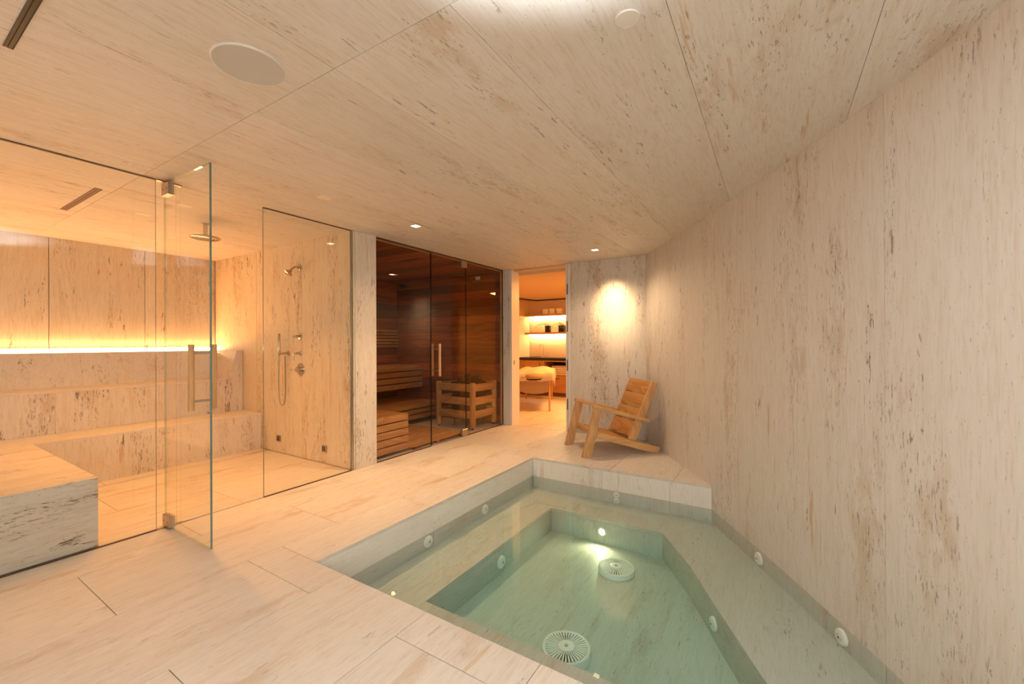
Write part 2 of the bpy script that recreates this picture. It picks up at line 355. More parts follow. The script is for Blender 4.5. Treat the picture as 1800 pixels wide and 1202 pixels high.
# ------------------------------------------------------------------ plunge pool
pool = empty('plunge_pool', (0, 0, 0), 0, 'sunken travertine plunge pool with an underwater ledge beside the curved wall', 'pool')
def basin_x(y):   # inner edge of the ledge along the curved wall
    pts = [(1.9, .20), (2.34, -.043), (2.81, -.295), (3.24, -.512), (3.8, -.875)]
    for (ya, xa), (yb, xb) in zip(pts, pts[1:]):
        if y <= yb: return xa+(xb-xa)*(y-ya)/(yb-ya)
    return pts[-1][1]
BX, BY0, BY1 = -1.86, 1.95, 3.70
for za, zb, my, mz, nm in ((ZW-.002, -.0225, M['pool'], M['poolz'], 'side_slab'), (ZB-.05, ZW-.002, M['wet'], M['wetz'], 'submerged_slab')):
    for y0, y1 in ((PY0, 2.512), (2.512, PY1)): slab(pool, PX-.03, PX, y0, y1, za, zb, my, .0003, .0007, name=nm)
    for x0, x1 in ((PX, -1.5), (-1.5, -.84), (-.84, .2)): slab(pool, x0, x1, PY1, PY1+.03, za, zb, mz, .0007, .0003, name=nm)
    for x0, x1 in ((PX, -1.1), (-1.1, 0), (0, 1.2)): slab(pool, x0, x1, PY0-.03, PY0, za, zb, my, .0007, .0003, name=nm)
for y0, y1 in ((PY0-.03, 2.56), (2.56, 3.76), (3.76, PY1+.02)): curved(y0+J*.8, y1-J*.8, -.021, 0, ZB-.1, ZW-.001, 8).build('submerged_slab', M['wetz'], pool)
# ledge: left, far, near, right (curved)
for y0, y1 in ((PY0, 2.7), (2.7, PY1)): slab(pool, PX, BX, y0, y1, ZB-.03, ZB, M['wet'], .0005, .0007, name='ledge_slab')
ys = [BY0+(BY1-BY0)*i/8 for i in range(9)]
MB().prism([(BX, BY1), (basin_x(BY1), BY1), (wall_x(PY1)+.05, PY1), (BX, PY1)], ZB-.03, ZB).build('ledge_slab', M['wet'], pool, .001, 1, False)
MB().prism([(BX, PY0), (wall_x(PY0)+.05, PY0), (basin_x(BY0), BY0), (BX, BY0)], ZB-.03, ZB).build('ledge_slab', M['wet'], pool, .001, 1, False)
for i0, i1 in ((0, 4), (4, 8)):
    yy = ys[i0:i1+1]
    outer = [(wall_x(PY0+(PY1-PY0)*(y-BY0)/(BY1-BY0))+.05, PY0+(PY1-PY0)*(y-BY0)/(BY1-BY0)) for y in yy]
    MB().prism([(basin_x(y), y) for y in yy]+outer[::-1], ZB-.03, ZB).build('ledge_slab', M['wet'], pool, .001, 1, False)
# basin
for y0, y1 in ((BY0, 2.85), (2.85, BY1)): slab(pool, BX-.03, BX, y0, y1, ZF-.03, ZB-.031, M['wet'], .0003, .0007, name='basin_slab')
slab(pool, BX, basin_x(BY1), BY1, BY1+.03, ZF-.03, ZB-.031, M['wetz'], .0007, .0003, name='basin_slab')
slab(pool, BX, basin_x(BY0), BY0-.03, BY0, ZF-.03, ZB-.031, M['wet'], .0007, .0003, name='basin_slab')
for i0, i1 in ((0, 4), (4, 8)):
    yy = ys[i0:i1+1]
    MB().prism([(basin_x(y), y) for y in yy]+[(basin_x(y)+.03, y) for y in reversed(yy)], ZF-.03, ZB-.031).build('basin_slab', M['wet'], pool, 0, 1, False)
for x0, x1 in ((BX, -1.25), (-1.25, -.6), (-.6, .25)):
    def cl(x, y): return min(x, basin_x(y))
    yf = [BY0+(BY1-BY0)*i/120 for i in range(121)]
    pts = [(x0, BY0), (min(x1, basin_x(BY0)), BY0)]+[(min(x1, basin_x(y)), y) for y in yf[1:-1] if basin_x(y) > x0]
    last = max(y for y in yf if basin_x(y) > x0)
    pts += [(min(x1, basin_x(last)), last), (x0, last)] if last < BY1 else [(min(x1, basin_x(BY1)), BY1), (x0, BY1)]
    MB().prism(pts, ZF-.03, ZF).build('basin_floor', M['wet'], pool, 0, 1, False)
box(PX-.05, 1.1, PY0-.05, PY1+.05, ZF-.2, ZF-.05).build('pool_shell', M['wet'], pool, smooth=False)
# water body
ysw = [PY0+(PY1-PY0)*i/12 for i in range(13)]
wm = MB().prism([(PX-.012, PY0-.012), (wall_x(PY0)+.012, PY0-.012)]+[(wall_x(y)+.012, y) for y in ysw[1:-1]]+[(wall_x(PY1)+.012, PY1+.012), (PX-.012, PY1+.012)], ZF-.045, ZW)
tag(wm.build('pool_water', M['water'], None, 0, 1, False), 'still clear pale green water filling the plunge pool', 'water', kind='thing')

def jet(loc, ax, r, label, group='white pool jets'):
    t = empty('pool_jet', loc, 0, label, 'pool jet', group)
    MB().lathe([(r*.5, 0), (r, 0), (r, .006), (r*.9, .014), (r*.45, .018), (r*.42, .008)], (0, 0, 0), ax, 20).build('flange', M['jet'], t)
    MB().lathe([(r*.40, .004), (r*.40, .012), (r*.30, .019), (r*.14, .021)], (0, 0, 0), ax, 14).build('nozzle', M['jet'], t)
    MB().lathe([(r*.13, .018), (r*.13, .0225)], (0, 0, 0), ax, 10).build('nozzle_hole', M['hole'], t)
    return t
jet((PX, 3.209, -.268), (1, 0, 0), .045, 'small round white jet on the pool side nearest the sauna, farther of the two')
jet((PX, 2.447, -.262), (1, 0, 0), .045, 'round white jet on the pool side nearest the sauna, nearer of the two')
jet((BX, 2.80, -.455), (1, 0, 0), .05, 'white ringed jet on the inner step wall at the sauna side')
jet((-1.349, PY1, -.237), (0, -1, 0), .031, 'upper white jet under the far pool edge below the chair')
jet((-1.35, PY1, -.297), (0, -1, 0), .03, 'lower white disc on the far pool wall, built as the mirror image of the upper jet')  # reflection of the jet above, modelled as a solid disc
n = wall_n(3.51); p = wall_pt(3.51); jet((p[0], p[1], -.268), (n.x, n.y, 0), .044, 'white jet at the foot of the curved wall nearer the chair')
n = wall_n(2.81); p = wall_pt(2.81); jet((p[0], p[1], -.270), (n.x, n.y, 0), .042, 'white jet at the foot of the curved wall, the nearest to the viewer')
jet((basin_x(2.86)-.001, 2.86, -.445), (-.85, -.5, 0), .042, 'thin looking white jet on the inner step wall below the curved wall')
pl = empty('pool_light', (-1.342, BY1, -.435), 0, 'glowing round underwater lamp on the far inner pool wall', 'pool light')
MB().lathe([(.028, 0), (.042, 0), (.042, .008), (.030, .014), (.028, .009)], (0, 0, 0), (0, -1, 0), 20).build('lamp_ring', M['jet'], pl)
MB().lathe([(.024, 0), (.024, .010), (.012, .016)], (0, 0, 0), (0, -1, 0), 16).build('lens', M['plamp'], pl)
spot('pool_lamp_beam', (-1.342, BY1-.035, -.435), (-1.34, 3.25, -.55), 7, (1, .70, .42), 165, .8, .02)
def drain(x, y, top, label):
    t = empty('pool_drain', (x, y, ZF), 0, label, 'pool drain', 'round white drain covers'); R = .142
    MB().lathe([(R*.96, 0), (R, .004), (R, top-.012), (R*.985, top-.003), (R*.93, top), (R*.86, top-.004), (R*.86, .01), (R*.3, .008)], (0, 0, 0), (0, 0, 1), 40).build('rim', M['jet'], t)
    MB().lathe([(R*.84, .012), (R*.84, top-.02)], (0, 0, 0), (0, 0, 1), 32).build('recess', M['dgrey'], t)
    g = MB()
    for i in range(38):
        a = 2*math.pi*i/38; u = Vector((math.cos(a), math.sin(a), 0)); w = Vector((-u.y, u.x, 0))
        q = [u*R*.30-w*.0018, u*R*.30+w*.0018, u*R*.88+w*.0052, u*R*.88-w*.0052]
        g.add([p+Vector((0, 0, top-.010)) for p in q]+[p+Vector((0, 0, top+.001)) for p in q], [(0, 3, 2, 1), (4, 5, 6, 7), (0, 1, 5, 4), (1, 2, 6, 5), (2, 3, 7, 6), (3, 0, 4, 7)])
    tag(g.build('radial_ribs', M['jet'], t, smooth=False), kind='stuff')
    MB().lathe([(R*.33, top-.012), (R*.33, top+.003), (R*.28, top+.005), (R*.10, top+.006), (R*.08, top+.002)], (0, 0, 0), (0, 0, 1), 28).build('hub', M['jet'], t)
    MB().lathe([(R*.07, top), (R*.07, top+.0065)], (0, 0, 0), (0, 0, 1), 12).build('screw', M['steel'], t)
drain(-1.085, 3.31, .045, 'round white slotted drain cover near the pool lamp')
drain(-1.045, 2.265, .06, 'round white domed drain cover under the near pool edge')

# ------------------------------------------------------------------ steam room
sb = empty('stone_bench', (0, 0, 0), 0, 'two tier travertine steam room bench with glowing ledge along the back wall', 'bench')
LX, UX, LZ, UZ, TZ = -5.375, -5.83, .44, .847, 1.203
YE = 2.772
for y0, y1 in ((.885, 1.9), (1.9, YE)):
    slab(sb, LX-.02, LX, y0, y1, 0, LZ-.021, M['wall_dark'], .0003, .0008, name='riser_slab')
for y0, y1 in ((-1.3, -.1), (-.1, 1.1), (1.1, 1.9), (1.9, YE)):
    slab(sb, UX, LX, y0, y1, LZ-.02, LZ, M['floor'], .0003, .0008, name='seat_slab')
    slab(sb, UX-.02, UX, y0, min(y1, 2.45) if y1 > 2 else y1, LZ, UZ-.021, M['wall_dark'], .0003, .0008, name='riser_slab')
for y0, y1 in ((-1.3, .2), (.2, 1.4), (1.4, 2.45)):
    slab(sb, -6.30, UX, y0, y1, UZ-.02, UZ, M['floor'], .0003, .0008, name='seat_slab')
    MB().prism([(-6.30, UZ), (-6.44, TZ), (-6.40-.06, TZ), (-6.34, UZ-.02)], y0+.001, y1+(.22 if y1 > 2 else -.001), 'y').build('back_slab', M['wall'], sb, 0, 1, False)
# sloped end cheek beside the shower
MB().add([(UX-.02, 2.447, LZ), (UX, 2.447, LZ), (UX, YE, LZ), (UX-.02, YE, LZ), (UX-.02, 2.447, UZ), (UX, 2.447, UZ), (UX, 2.625, UZ), (UX, YE, TZ), (UX, 2.69, TZ)], [], 0)
MB().prism([(2.45, LZ), (YE, LZ), (YE, TZ), (2.70, TZ), (2.615, UZ), (2.45, UZ)], UX-.02, UX, 'x').build('cheek_slab', M['wall_dark'], sb, .001, 1, False)
MB().add([(UX-.02, 2.615, UZ-.01), (UX-.02, 2.70, TZ-.001), (-6.45, 2.70, TZ-.001), (-6.36, 2.615, UZ-.01), (UX-.02, YE, UZ-.01), (UX-.02, YE, TZ-.001), (-6.45, YE, TZ-.001), (-6.36, YE, UZ-.01)],
         [(0, 1, 2, 3), (4, 7, 6, 5), (1, 5, 6, 2), (0, 4, 5, 1), (3, 2, 6, 7), (0, 3, 7, 4)]).build('cheek_slab', M['floor'], sb, 0, 1, False)
slab(sb, -6.30, UX-.02, 2.45, 2.62, UZ-.02, UZ, M['floor'], .0002, .0006, name='seat_slab')
# return of the lower tier against the glass
slab(sb, -4.55, G-.035, -1.3, .885, 0, LZ-.001, M['block'], .0004, .0004, name='block_slab')
slab(sb, LX-.001, -4.55, -1.3, .885, 0, LZ-.001, M['block'], .0004, .0004, name='block_slab')
led = empty('led_strip', (0, 0, 0), 0, 'amber glowing light strip hidden behind the upper bench ledge', 'light strip')
box(-6.578, -6.47, -1.29, 2.76, 1.155, 1.179).build('cove_channel', M['steel'], led, smooth=False)
box(-6.556, -6.540, -1.28, 2.755, 1.180, 1.194).build('diffuser', M['led'], led, smooth=False)
box(-6.578, -6.568, -1.28, 2.755, 1.1795, 1.240).build('added_glow_band', M['cove_glow'], led, smooth=False)  # added emitter standing in for the white-hot glow on the wall above the strip
dr = tag(box(-5.2045, -5.1905, .89, 2.765, -.02, -.006).build('slot_drain', M['black'], smooth=False), 'thin dark slot drain in the steam room floor along the bench foot', 'drain')

def pane(name, x0, x1, y0, y1, z0, z1, thin, parent, glass=None, edge=None):
    # thin axis 'x' or 'y': broad faces clear, edges green
    e = 1
    mi = [e, e, e, 0, e, 0] if thin == 'x' else [e, e, 0, e, 0, e]
    return MB().box(x0, x1, y0, y1, z0, z1, mi).build(name, [glass or M['glass'], edge or M['gedge']], parent, smooth=False)
def fixed_panel(y0, y1, label, post=None):
    t = empty('glass_screen', (0, 0, 0), 0, label, 'glass panel')
    pane('pane', G-.006, G+.006, y0, y1, .004, H-.004, 'x', t)
    box(G-.009, G+.009, y0, y1, H-.006, H+.0).build('top_channel', M['bronze'], t, smooth=False)
    box(G-.009, G+.009, y0, y1, .0002, .0045).build('bottom_channel', M['bronze'], t, smooth=False)
    if post: box(G-.01, G+.01, post, post+.016, .001, H-.001).build('wall_channel', M['steel'], t, smooth=False)
fixed_panel(-1.295, 1.172, 'fixed clear glass screen in front of the stone block bench')
fixed_panel(1.897, 2.758, 'fixed clear glass screen beside the shower wall', 2.7585)

def bar_handle(name, parent, axis, at, d, z0, z1, zs, r, mat):
    # pair of bars either side of a pane; axis is the pane normal
    h_ = empty(name, (0, 0, 0)); h_.parent = parent
    x, y = at
    for s_ in (-1, 1):
        px, py = (x+d*s_, y) if axis == 'x' else (x, y+d*s_)
        MB().lathe([(r*.9, 0), (r, .003), (r, z1-z0-.003), (r*.9, z1-z0)], (px, py, z0), (0, 0, 1), 16).build('grip', mat, h_)
    for z in zs:
        a, b = ((x-d, y, z), (x+d, y, z)) if axis == 'x' else ((x, y-d, z), (x, y+d, z))
        MB().tube([a, b], .0075, 12).build('standoff', M['steel'], h_)
    return h_
d1 = struct(empty('door_1', (-3.685, 1.237, 0), 0, 'frameless clear glass steam room door standing open at a right angle'))
d1x = lambda x: x+3.685
def local(o, par): o.parent = par; o.matrix_parent_inverse = Matrix.Translation(par.location).inverted(); return o
def adopt(objs, par):
    for o in objs: local(o, par)
adopt([MB().box(-3.685, -2.992, 1.231, 1.243, .008, H-.012, [1, 1, 0, 2, 0, 1]).build('pane', [M['glass'], M['gpale'], M['gedge']], None, smooth=False)], d1)
hd = bar_handle('handle', None, 'y', (-3.103, 1.237), .063, .873, 1.29, (.93, 1.235), .0165, M['handle']); adopt([hd], d1)
for z0, z1 in ((.008, .088), (H-.10, H-.012)):
    hg = box(-3.690, -3.575, 1.219, 1.255, z0, z1).build('hinge', M['steel'], None, .002, 1); adopt([hg], d1)
    zz = (z0+z1)/2
    for x in (-3.665, -3.60): MB().lathe([(.005, 0), (.005, .0012), (.003, .0015)], (x, 1.219, zz), (0, -1, 0), 10).build('screw', M['dgrey'], hg)
for z0, z1 in ((.0004, .006), (H-.008, H)):
    adopt([box(G-.014, G+.014, 1.175, 1.32, z0, z1).build('pivot_plate', M['steel'], None, smooth=False)], d1)

# shower fittings on the partition wall (y = 2.775)
SY = 2.775
t = empty('wall_shower', (-4.561, SY, 2.154), 0, 'small tilted shower head on a bent arm high on the shower wall', 'shower head')
MB().lathe([(.034, 0), (.034, .006), (.028, .010), (.012, .012)], (0, 0, 0), (0, -1, 0), 24).build('flange', M['chrome'], t)
arm = [(0, 0, 0), (0, -.03, .001), (0, -.06, -.004), (0, -.085, -.022), (0, -.105, -.045)]
MB().tube(arm, .0105, 12).build('arm', M['chrome'], t)
ax = Vector((-.1, -.62, -.78)).normalized(); b0 = Vector(arm[-1])
MB().lathe([(.012, -.01), (.015, .01), (.022, .022), (.044, .040), (.047, .048), (.047, .054), (.042, .056)], b0, ax, 28).build('head', M['chrome'], t)
sp = MB()
for rr, nn in ((.012, 6), (.024, 10), (.036, 16)):
    for j in range(nn):
        a = 2*math.pi*j/nn; u = ax.cross(Vector((1, 0, 0))).normalized(); w = ax.cross(u)
        sp.lathe([(.0022, 0), (.0018, .002)], b0+ax*.056+(u*math.cos(a)+w*math.sin(a))*rr, ax, 6)
tag(sp.build('spray_nozzles', M['dgrey'], t), kind='stuff')
t = empty('rain_shower', (-4.606, 1.861, H), 0, 'round rain shower plate hanging from the steam room ceiling', 'shower head')
MB().lathe([(.033, 0), (.033, .008), (.02, .01)], (0, 0, 0), (0, 0, -1), 24).build('flange', M['chrome'], t)
MB().lathe([(.0185, 0), (.0185, .105)], (0, 0, 0), (0, 0, -1), 20).build('drop_pipe', M['chrome'], t)
MB().lathe([(.024, .10), (.024, .122), (.03, .126), (.118, .130), (.124, .134), (.124, .141), (.118, .144), (.02, .144)], (0, 0, 0), (0, 0, -1), 40).build('plate', M['chrome'], t)
sp = MB()
for rr, nn in ((.02, 6), (.045, 14), (.07, 20), (.098, 28)):
    for j in range(nn):
        a = 2*math.pi*j/nn; sp.lathe([(.0045, 0), (.0035, .0025)], (rr*math.cos(a), rr*math.sin(a), -.1435), (0, 0, -1), 6)
tag(sp.build('spray_nozzles', M['dgrey'], t), kind='stuff')
t = empty('hand_shower', (-4.79, SY, 1.178), 0, 'slim stick hand shower with looped hose on the shower wall', 'hand shower')
MB().lathe([(.026, 0), (.026, .008), (.016, .012), (.014, .05), (.012, .052)], (0, 0, 0), (0, -1, 0), 20).build('wall_outlet', M['chrome'], t)
MB().tube([(0, -.045, 0), (-.03, -.062, 0), (-.065, -.072, 0)], .012, 12).build('bracket', M['chrome'], t)
MB().lathe([(.0085, -.03), (.011, -.02), (.0135, .02), (.0135, .225), (.011, .23)], (-.067, -.073, 0), (0, 0, 1), 16).build('wand', M['chrome'], t)
hp = []
for i in range(29):
    u = i/28; a = math.pi*u
    x = -.067+.067*(1-math.cos(a))/2+(-.030 if u < .5 else .030)*math.sin(math.pi*min(1, 2*min(u, 1-u)))**.8*.9
    hp.append((x, -.073+.03*u, -.03-.57*math.sin(a)**.62))
MB().tube(hp, .0068, 8).build('hose', M['steel'], t)
def valve(z, x, label, r):
    t = empty('shower_valve', (x, SY, z), 0, label, 'valve', 'lever valves on the shower wall')
    MB().lathe([(r, 0), (r, .006), (r*.9, .009), (.016, .010), (.0155, .055), (.013, .058)], (0, 0, 0), (0, -1, 0), 24).build('escutcheon', M['chrome'], t)
    MB().tube([(0, -.05, 0), (0, -.085, 0)], .009, 12).build('spindle', M['chrome'], t)
    MB().tube([(0, -.083, .005), (0, -.088, -.09)], .0075, 12).build('lever', M['chrome'], t)
valve(1.373, -4.563, 'upper lever valve with a broad round plate right of the hand shower', .038)
valve(1.182, -4.545, 'middle lever valve with a small collar right of the hand shower', .026)
t = empty('shower_mixer', (-4.546, SY, 1.0), 0, 'round thermostatic shower control with a thick knob, lowest on the shower wall', 'shower control')
MB().lathe([(.070, 0), (.072, .004), (.068, .009), (.03, .010)], (0, 0, 0), (0, -1, 0), 36).build('plate', M['chrome'], t)
MB().lathe([(.027, .008), (.027, .055), (.024, .058)], (0, 0, 0), (0, -1, 0), 24).build('knob', M['chrome'], t)
MB().tube([(0, -.04, 0), (-.035, -.075, .0), (-.062, -.085, .0)], .009, 12).build('lever', M['chrome'], t)
for x, z, lab in ((-4.99, .169, 'small square metal body jet low on the shower wall, nearer the bench'), (-4.109, .162, 'small square metal body jet low on the shower wall, nearer the glass screen')):
    t = empty('body_jet', (x, SY, z), 0, lab, 'body jet', 'square body jets')
    box(-.037, .037, -.014, 0, -.037, .037).build('plate', M['chrome'], t, .003, 2)
    box(-.026, .026, -.019, -.012, -.026, .026).build('spray_face', M['bronze'], t, .002, 1)
# ceiling fittings
def disc(name, x, y, r, m, label, cat, group=None, th=.006, rim=None):
    t = empty(name, (x, y, H), 0, label, cat, group)
    MB().lathe([(r, 0), (r, th*.6), (r*.97, th), (r*.955, th), (r*.955, th*.5)], (0, 0, 0), (0, 0, -1), 48).build('rim', rim or m, t)
    MB().lathe([(r*.95, 0), (r*.95, th*.75), (r*.6, th*.8)], (0, 0, 0), (0, 0, -1), 48).build('face', m, t)
disc('ceiling_speaker', -1.83, .90, .135, M['spk'], 'large round pale grey flush speaker above the glass door end of the room', 'speaker', 'round flush ceiling speakers', .006, M['capw'])
disc('ceiling_speaker', -1.874, 4.10, .128, M['ceil'], 'round stone-coloured flush speaker in front of the lit wall lamp', 'speaker', 'round flush ceiling speakers', .006, M['spk'])
disc('ceiling_disc', -.437, 1.48, .043, M['capw'], 'small white round ceiling cap above the pool', 'ceiling disc', 'small round ceiling caps', .006)
disc('ceiling_disc', -2.999, 2.03, .052, M['panel_pale'], 'small stone-coloured round ceiling cap above the shower screen', 'ceiling disc', 'small round ceiling caps', .004)
def downlight(x, y, z, s, lens, label, group='square recessed downlights'):
    t = empty('downlight', (x, y, z), 0, label, 'downlight', group); e = .008
    b = MB().box(-s, s, -s, -s+e, -.004, 0).box(-s, s, s-e, s, -.004, 0).box(-s, -s+e, -s+e, s-e, -.004, 0).box(s-e, s, -s+e, s-e, -.004, 0)
    b.build('trim', M['capw'], t, smooth=False)
    box(-s+e, s-e, -s+e, s-e, -.002, 0).build('lens', lens, t, smooth=False)
downlight(-2.977, 3.0, H, .043, M['lamp'], 'small square lit downlight in the ceiling in front of the sauna')
downlight(-1.884, 4.976, H, .043, M['lamp'], 'small square lit downlight in the ceiling above the chair')
downlight(-5.3, 4.8, 2.415, .045, M['lamp_dim'], 'dim square downlight in the sauna ceiling', 'sauna lights')
for x, y, lab in ((-4.14, 1.525, 'pale square plate in the steam room ceiling behind the open door'), (-4.72, 1.43, 'faint pale square plate in the steam room ceiling behind the fixed glass')):
    t = empty('square_fitting', (x, y, H), 0, lab, 'ceiling fitting', 'pale ceiling plates')
    box(-.05, .05, -.05, .05, -.003, 0).build('plate', M['panel_pale'], t, .001, 1, False)
def slot_diffuser(x0, x1, yc, w, dark, label):
    t = empty('slot_diffuser', (x0, yc, H), 0, label, 'air slot', 'linear ceiling air slots')
    L = x1-x0
    box(0, L, -w, w, -.0015, 0).build('dark_slot', dark, t, smooth=False)
    box(-.006, 0, -w, w, -.003, 0).build('end_cap', M['steel'], t, smooth=False)
    for s_ in (-1, 1): box(0, L, s_*w-.001, s_*w+.001, -.004, 0).build('edge_rail', M['dgrey'] if dark is M['black'] else M['slot'], t, smooth=False)
    box(0, L, -.0015, .0015, -.005, 0).build('blade', dark, t, smooth=False)
slot_diffuser(-2.50, -.9, .349, .0125, M['black'], 'black linear air slot in the ceiling near the entrance end')
slot_diffuser(-5.13, -4.22, 1.02, .02, M['slot'], 'linear amber-lit air slot in the steam room ceiling')

# ------------------------------------------------------------------ sauna
SX0, SX1, SY0, SY1, SZ = -6.03, -3.675, 3.075, 5.575, 2.415
wsb = struct(box(SX0-.06, SX0-.018, SY0, SY1+.03, 0, H).build('wall_sauna_back', M['dgrey'], smooth=False))
wsl = struct(box(SX0, SX1, SY0-.012, SY0-.002, 0, H).build('wall_sauna_left', M['dgrey'], smooth=False))
wsr = struct(box(SX0, SX1, SY1+.018, SY1+.05, 0, H).build('wall_sauna_right', M['dgrey'], smooth=False))
wsc = struct(box(SX0, SX1, SY0, SY1, SZ+.016, SZ+.022).build('ceiling_sauna', M['dgrey'], smooth=False))
PH = .134
for i in range(18):
    z0, z1 = i*PH+.002, min((i+1)*PH, SZ)-.002
    box(SX0-.017, SX0, SY0, SY1, z0, z1).build('plank', M['cedy'], wsb, .003, 1, False)
    box(SX0, SX1, SY0-.001, SY0+.015, z0, z1).build('plank', M['cedx'], wsl, .003, 1, False)
    box(SX0, SX1, SY1, SY1+.017, z0, z1).build('plank', M['cedx'], wsr, .003, 1, False)
for i in range(18):
    y0 = SY0+.016+i*.1385
    box(SX0, SX1, y0+.002, min(y0+.1365, SY1), SZ, SZ+.015).build('plank', M['cedx'], wsc, .003, 1, False)
struct(box(SX1, G-.008, 5.535, 5.575, 0, SZ+.02).build('trim_1', M['aspz'], smooth=False))
struct(box(SX1, G-.008, 3.07, 5.575, SZ-.005, SZ+.022).build('trim_2', M['aspy'], smooth=False))
def slats_front(t, x, y0, y1, z_top, n, h, gap, m, th=.028, along='y'):
    z = z_top
    for i in range(n):
        box(x-th, x, y0, y1, z-h, z).build('slat', m, t, .004, 2); z -= h+gap
def slats_top(t, x0, x1, y0, y1, z, n, m, th=.028, gap=.012):
    w = (x1-x0-gap*(n-1))/n
    for i in range(n):
        a = x0+i*(w+gap); box(a, a+w, y0, y1, z-th, z).build('slat', m, t, .005, 2)
ub = empty('sauna_bench', (0, 0, 0), 0, 'upper slatted wooden sauna bench along the back wall', 'bench', 'slatted sauna benches')
slats_front(ub, -5.36, 3.10, 5.555, .900, 4, .084, .017, M['aspy'])
slats_top(ub, -6.02, -5.39, 3.10, 5.555, .900, 5, M['aspy'])
box(-6.02, -5.39, 3.14, 3.20, .50, .86).build('support', M['cedx'], ub, .003, 1); box(-6.02, -5.39, 4.3, 4.36, .50, .86).build('support', M['cedx'], ub, .003, 1)
lb = empty('sauna_bench', (0, 0, 0), 0, 'low slatted sauna step running below the upper bench', 'bench', 'slatted sauna benches')
slats_front(lb, -4.92, 3.63, 5.555, .300, 3, .068, .016, M['aspy'])
slats_top(lb, -5.95, -4.95, 3.63, 5.555, .300, 9, M['aspy'])
for y in (3.70, 4.6, 5.4): box(-5.9, -4.97, y, y+.06, .0, .27).build('support', M['cedx'], lb, .003, 1)
eb = empty('sauna_bench', (0, 0, 0), 0, 'pale slatted end bench right behind the sauna glass', 'bench', 'slatted sauna benches')
slats_front(eb, -3.72, 3.10, 3.615, .455, 5, .074, .0125, M['aspy'])
slats_top(eb, -5.37, -3.75, 3.10, 3.615, .455, 12, M['aspy'])
box(-5.3, -3.76, 3.12, 3.17, .02, .425).build('support', M['cedx'], eb, .003, 1); box(-5.3, -3.76, 3.54, 3.59, .02, .425).build('support', M['cedx'], eb, .003, 1)
br = empty('slatted_panel', (0, 0, 0), 0, 'slatted wooden backrest on the sauna back wall', 'slatted panel')
for i in range(6): box(-6.012, -5.985, 3.10, 5.575, 1.215+i*.056, 1.215+i*.056+.038).build('slat', M['aspy'], br, .004, 2)
for y in (3.3, 4.4, 5.4): box(-6.028, -6.012, y, y+.05, 1.2, 1.55).build('batten', M['cedy'], br, .003, 1)
db = empty('duckboard', (0, 0, 0), 0, 'slatted wooden duckboard on the sauna floor', 'duckboard')
for i in range(19):
    a = -4.82+i*.0595; box(a, a+.050, 3.63, 4.66, .03, .05).build('slat', M['aspy'], db, .004, 1)
for y in (3.7, 4.1, 4.6): box(-4.81, -3.70, y, y+.05, .0, .03).build('batten', M['cedx'], db, .002, 1)
# heater and its guard
ht = empty('sauna_heater', (-4.09, 5.27, 0), 0, 'black sauna heater filled with dark stones inside the wooden guard', 'heater')
box(-.22, .20, -.17, .20, .12, .60).build('body', M['black'], ht, .02, 2)
for x in (-.18, .16):
    for y in (-.14, .16): MB().lathe([(.022, 0), (.022, .008), (.012, .012), (.012, .125)], (x, y, 0), (0, 0, 1), 12).build('foot', M['dgrey'], ht)
MB().box(-.22, .20, -.17, -.16, .60, .68).box(-.22, .20, .19, .20, .60, .68).box(-.22, -.21, -.16, .19, .60, .68).box(.19, .20, -.16, .19, .60, .68).build('stone_basket', M['black'], ht)
st = MB(); rs = random.Random(3)
for i in range(150):
    x, y = rs.uniform(-.2, .18), rs.uniform(-.15, .18); z = .61+rs.uniform(0, .19)*(1-max(abs(x+.01)/.24, abs(y-.015)/.2)**2)
    r = rs.uniform(.026, .042); bmv = []
    for (u, v_) in [(a, b) for a in (-.9, -.3, .3, .9) for b in range(6)]:
        rr = math.cos(u)*r*rs.uniform(.85, 1.1); bmv.append((x+rr*math.cos(v_*math.pi/3+u), y+rr*math.sin(v_*math.pi/3+u)*.85, z+math.sin(u)*r*.75))
    st.add(bmv, [(i_*6+j, i_*6+(j+1) % 6, (i_+1)*6+(j+1) % 6, (i_+1)*6+j) for i_ in range(3) for j in range(6)]+[(5, 4, 3, 2, 1, 0), (18, 19, 20, 21, 22, 23)])
tag(st.build('stones', M['stone'], ht), kind='stuff')
hg = empty('heater_guard', (-3.80, 4.985, 0), 0, 'three rail wooden guard around the sauna heater', 'guard')
GX, GY = -.66, .555
for x, y in ((0, 0), (GX, 0), (0, GY), (GX, GY)):
    p_ = MB().lathe([(.040, 0), (.044, .006), (.044, .655), (.038, .665)], (x, y, .03), (0, 0, 1), 18).build('post', M['aspz'], hg)
    MB().lathe([(.018, 0), (.018, .01), (.008, .012), (.008, .035)], (x, y, 0), (0, 0, 1), 12).build('foot', M['dgrey'], p_)
for z in (.165, .365, .565):
    box(GX, 0, -.038, -.012, z, z+.11).build('rail', M['aspx'], hg, .006, 2); box(GX, 0, GY+.012, GY+.034, z, z+.11).build('rail', M['aspx'], hg, .006, 2)
    box(.012, .038, 0, GY, z, z+.11).build('rail', M['aspy'], hg, .006, 2); box(GX-.038, GX-.012, 0, GY, z, z+.11).build('rail', M['aspy'], hg, .006, 2)
sn = empty('thermometer', (-4.13, SY1, 2.352), 0, 'small pale two part gauge high on the sauna side wall', 'gauge')
box(-.045, -.004, -.012, 0, -.025, .025).build('dial_plate', M['capw'], sn, .002, 1); box(.004, .045, -.012, 0, -.025, .025).build('dial_plate', M['capw'], sn, .002, 1)
sn = empty('ceiling_hook', (-4.72, 4.28, SZ), 0, 'small chrome ring hook on the sauna ceiling', 'hook')
MB().lathe([(.010, 0), (.010, .004), (.003, .006), (.003, .018)], (0, 0, 0), (0, 0, -1), 12).build('stem', M['steel'], sn)
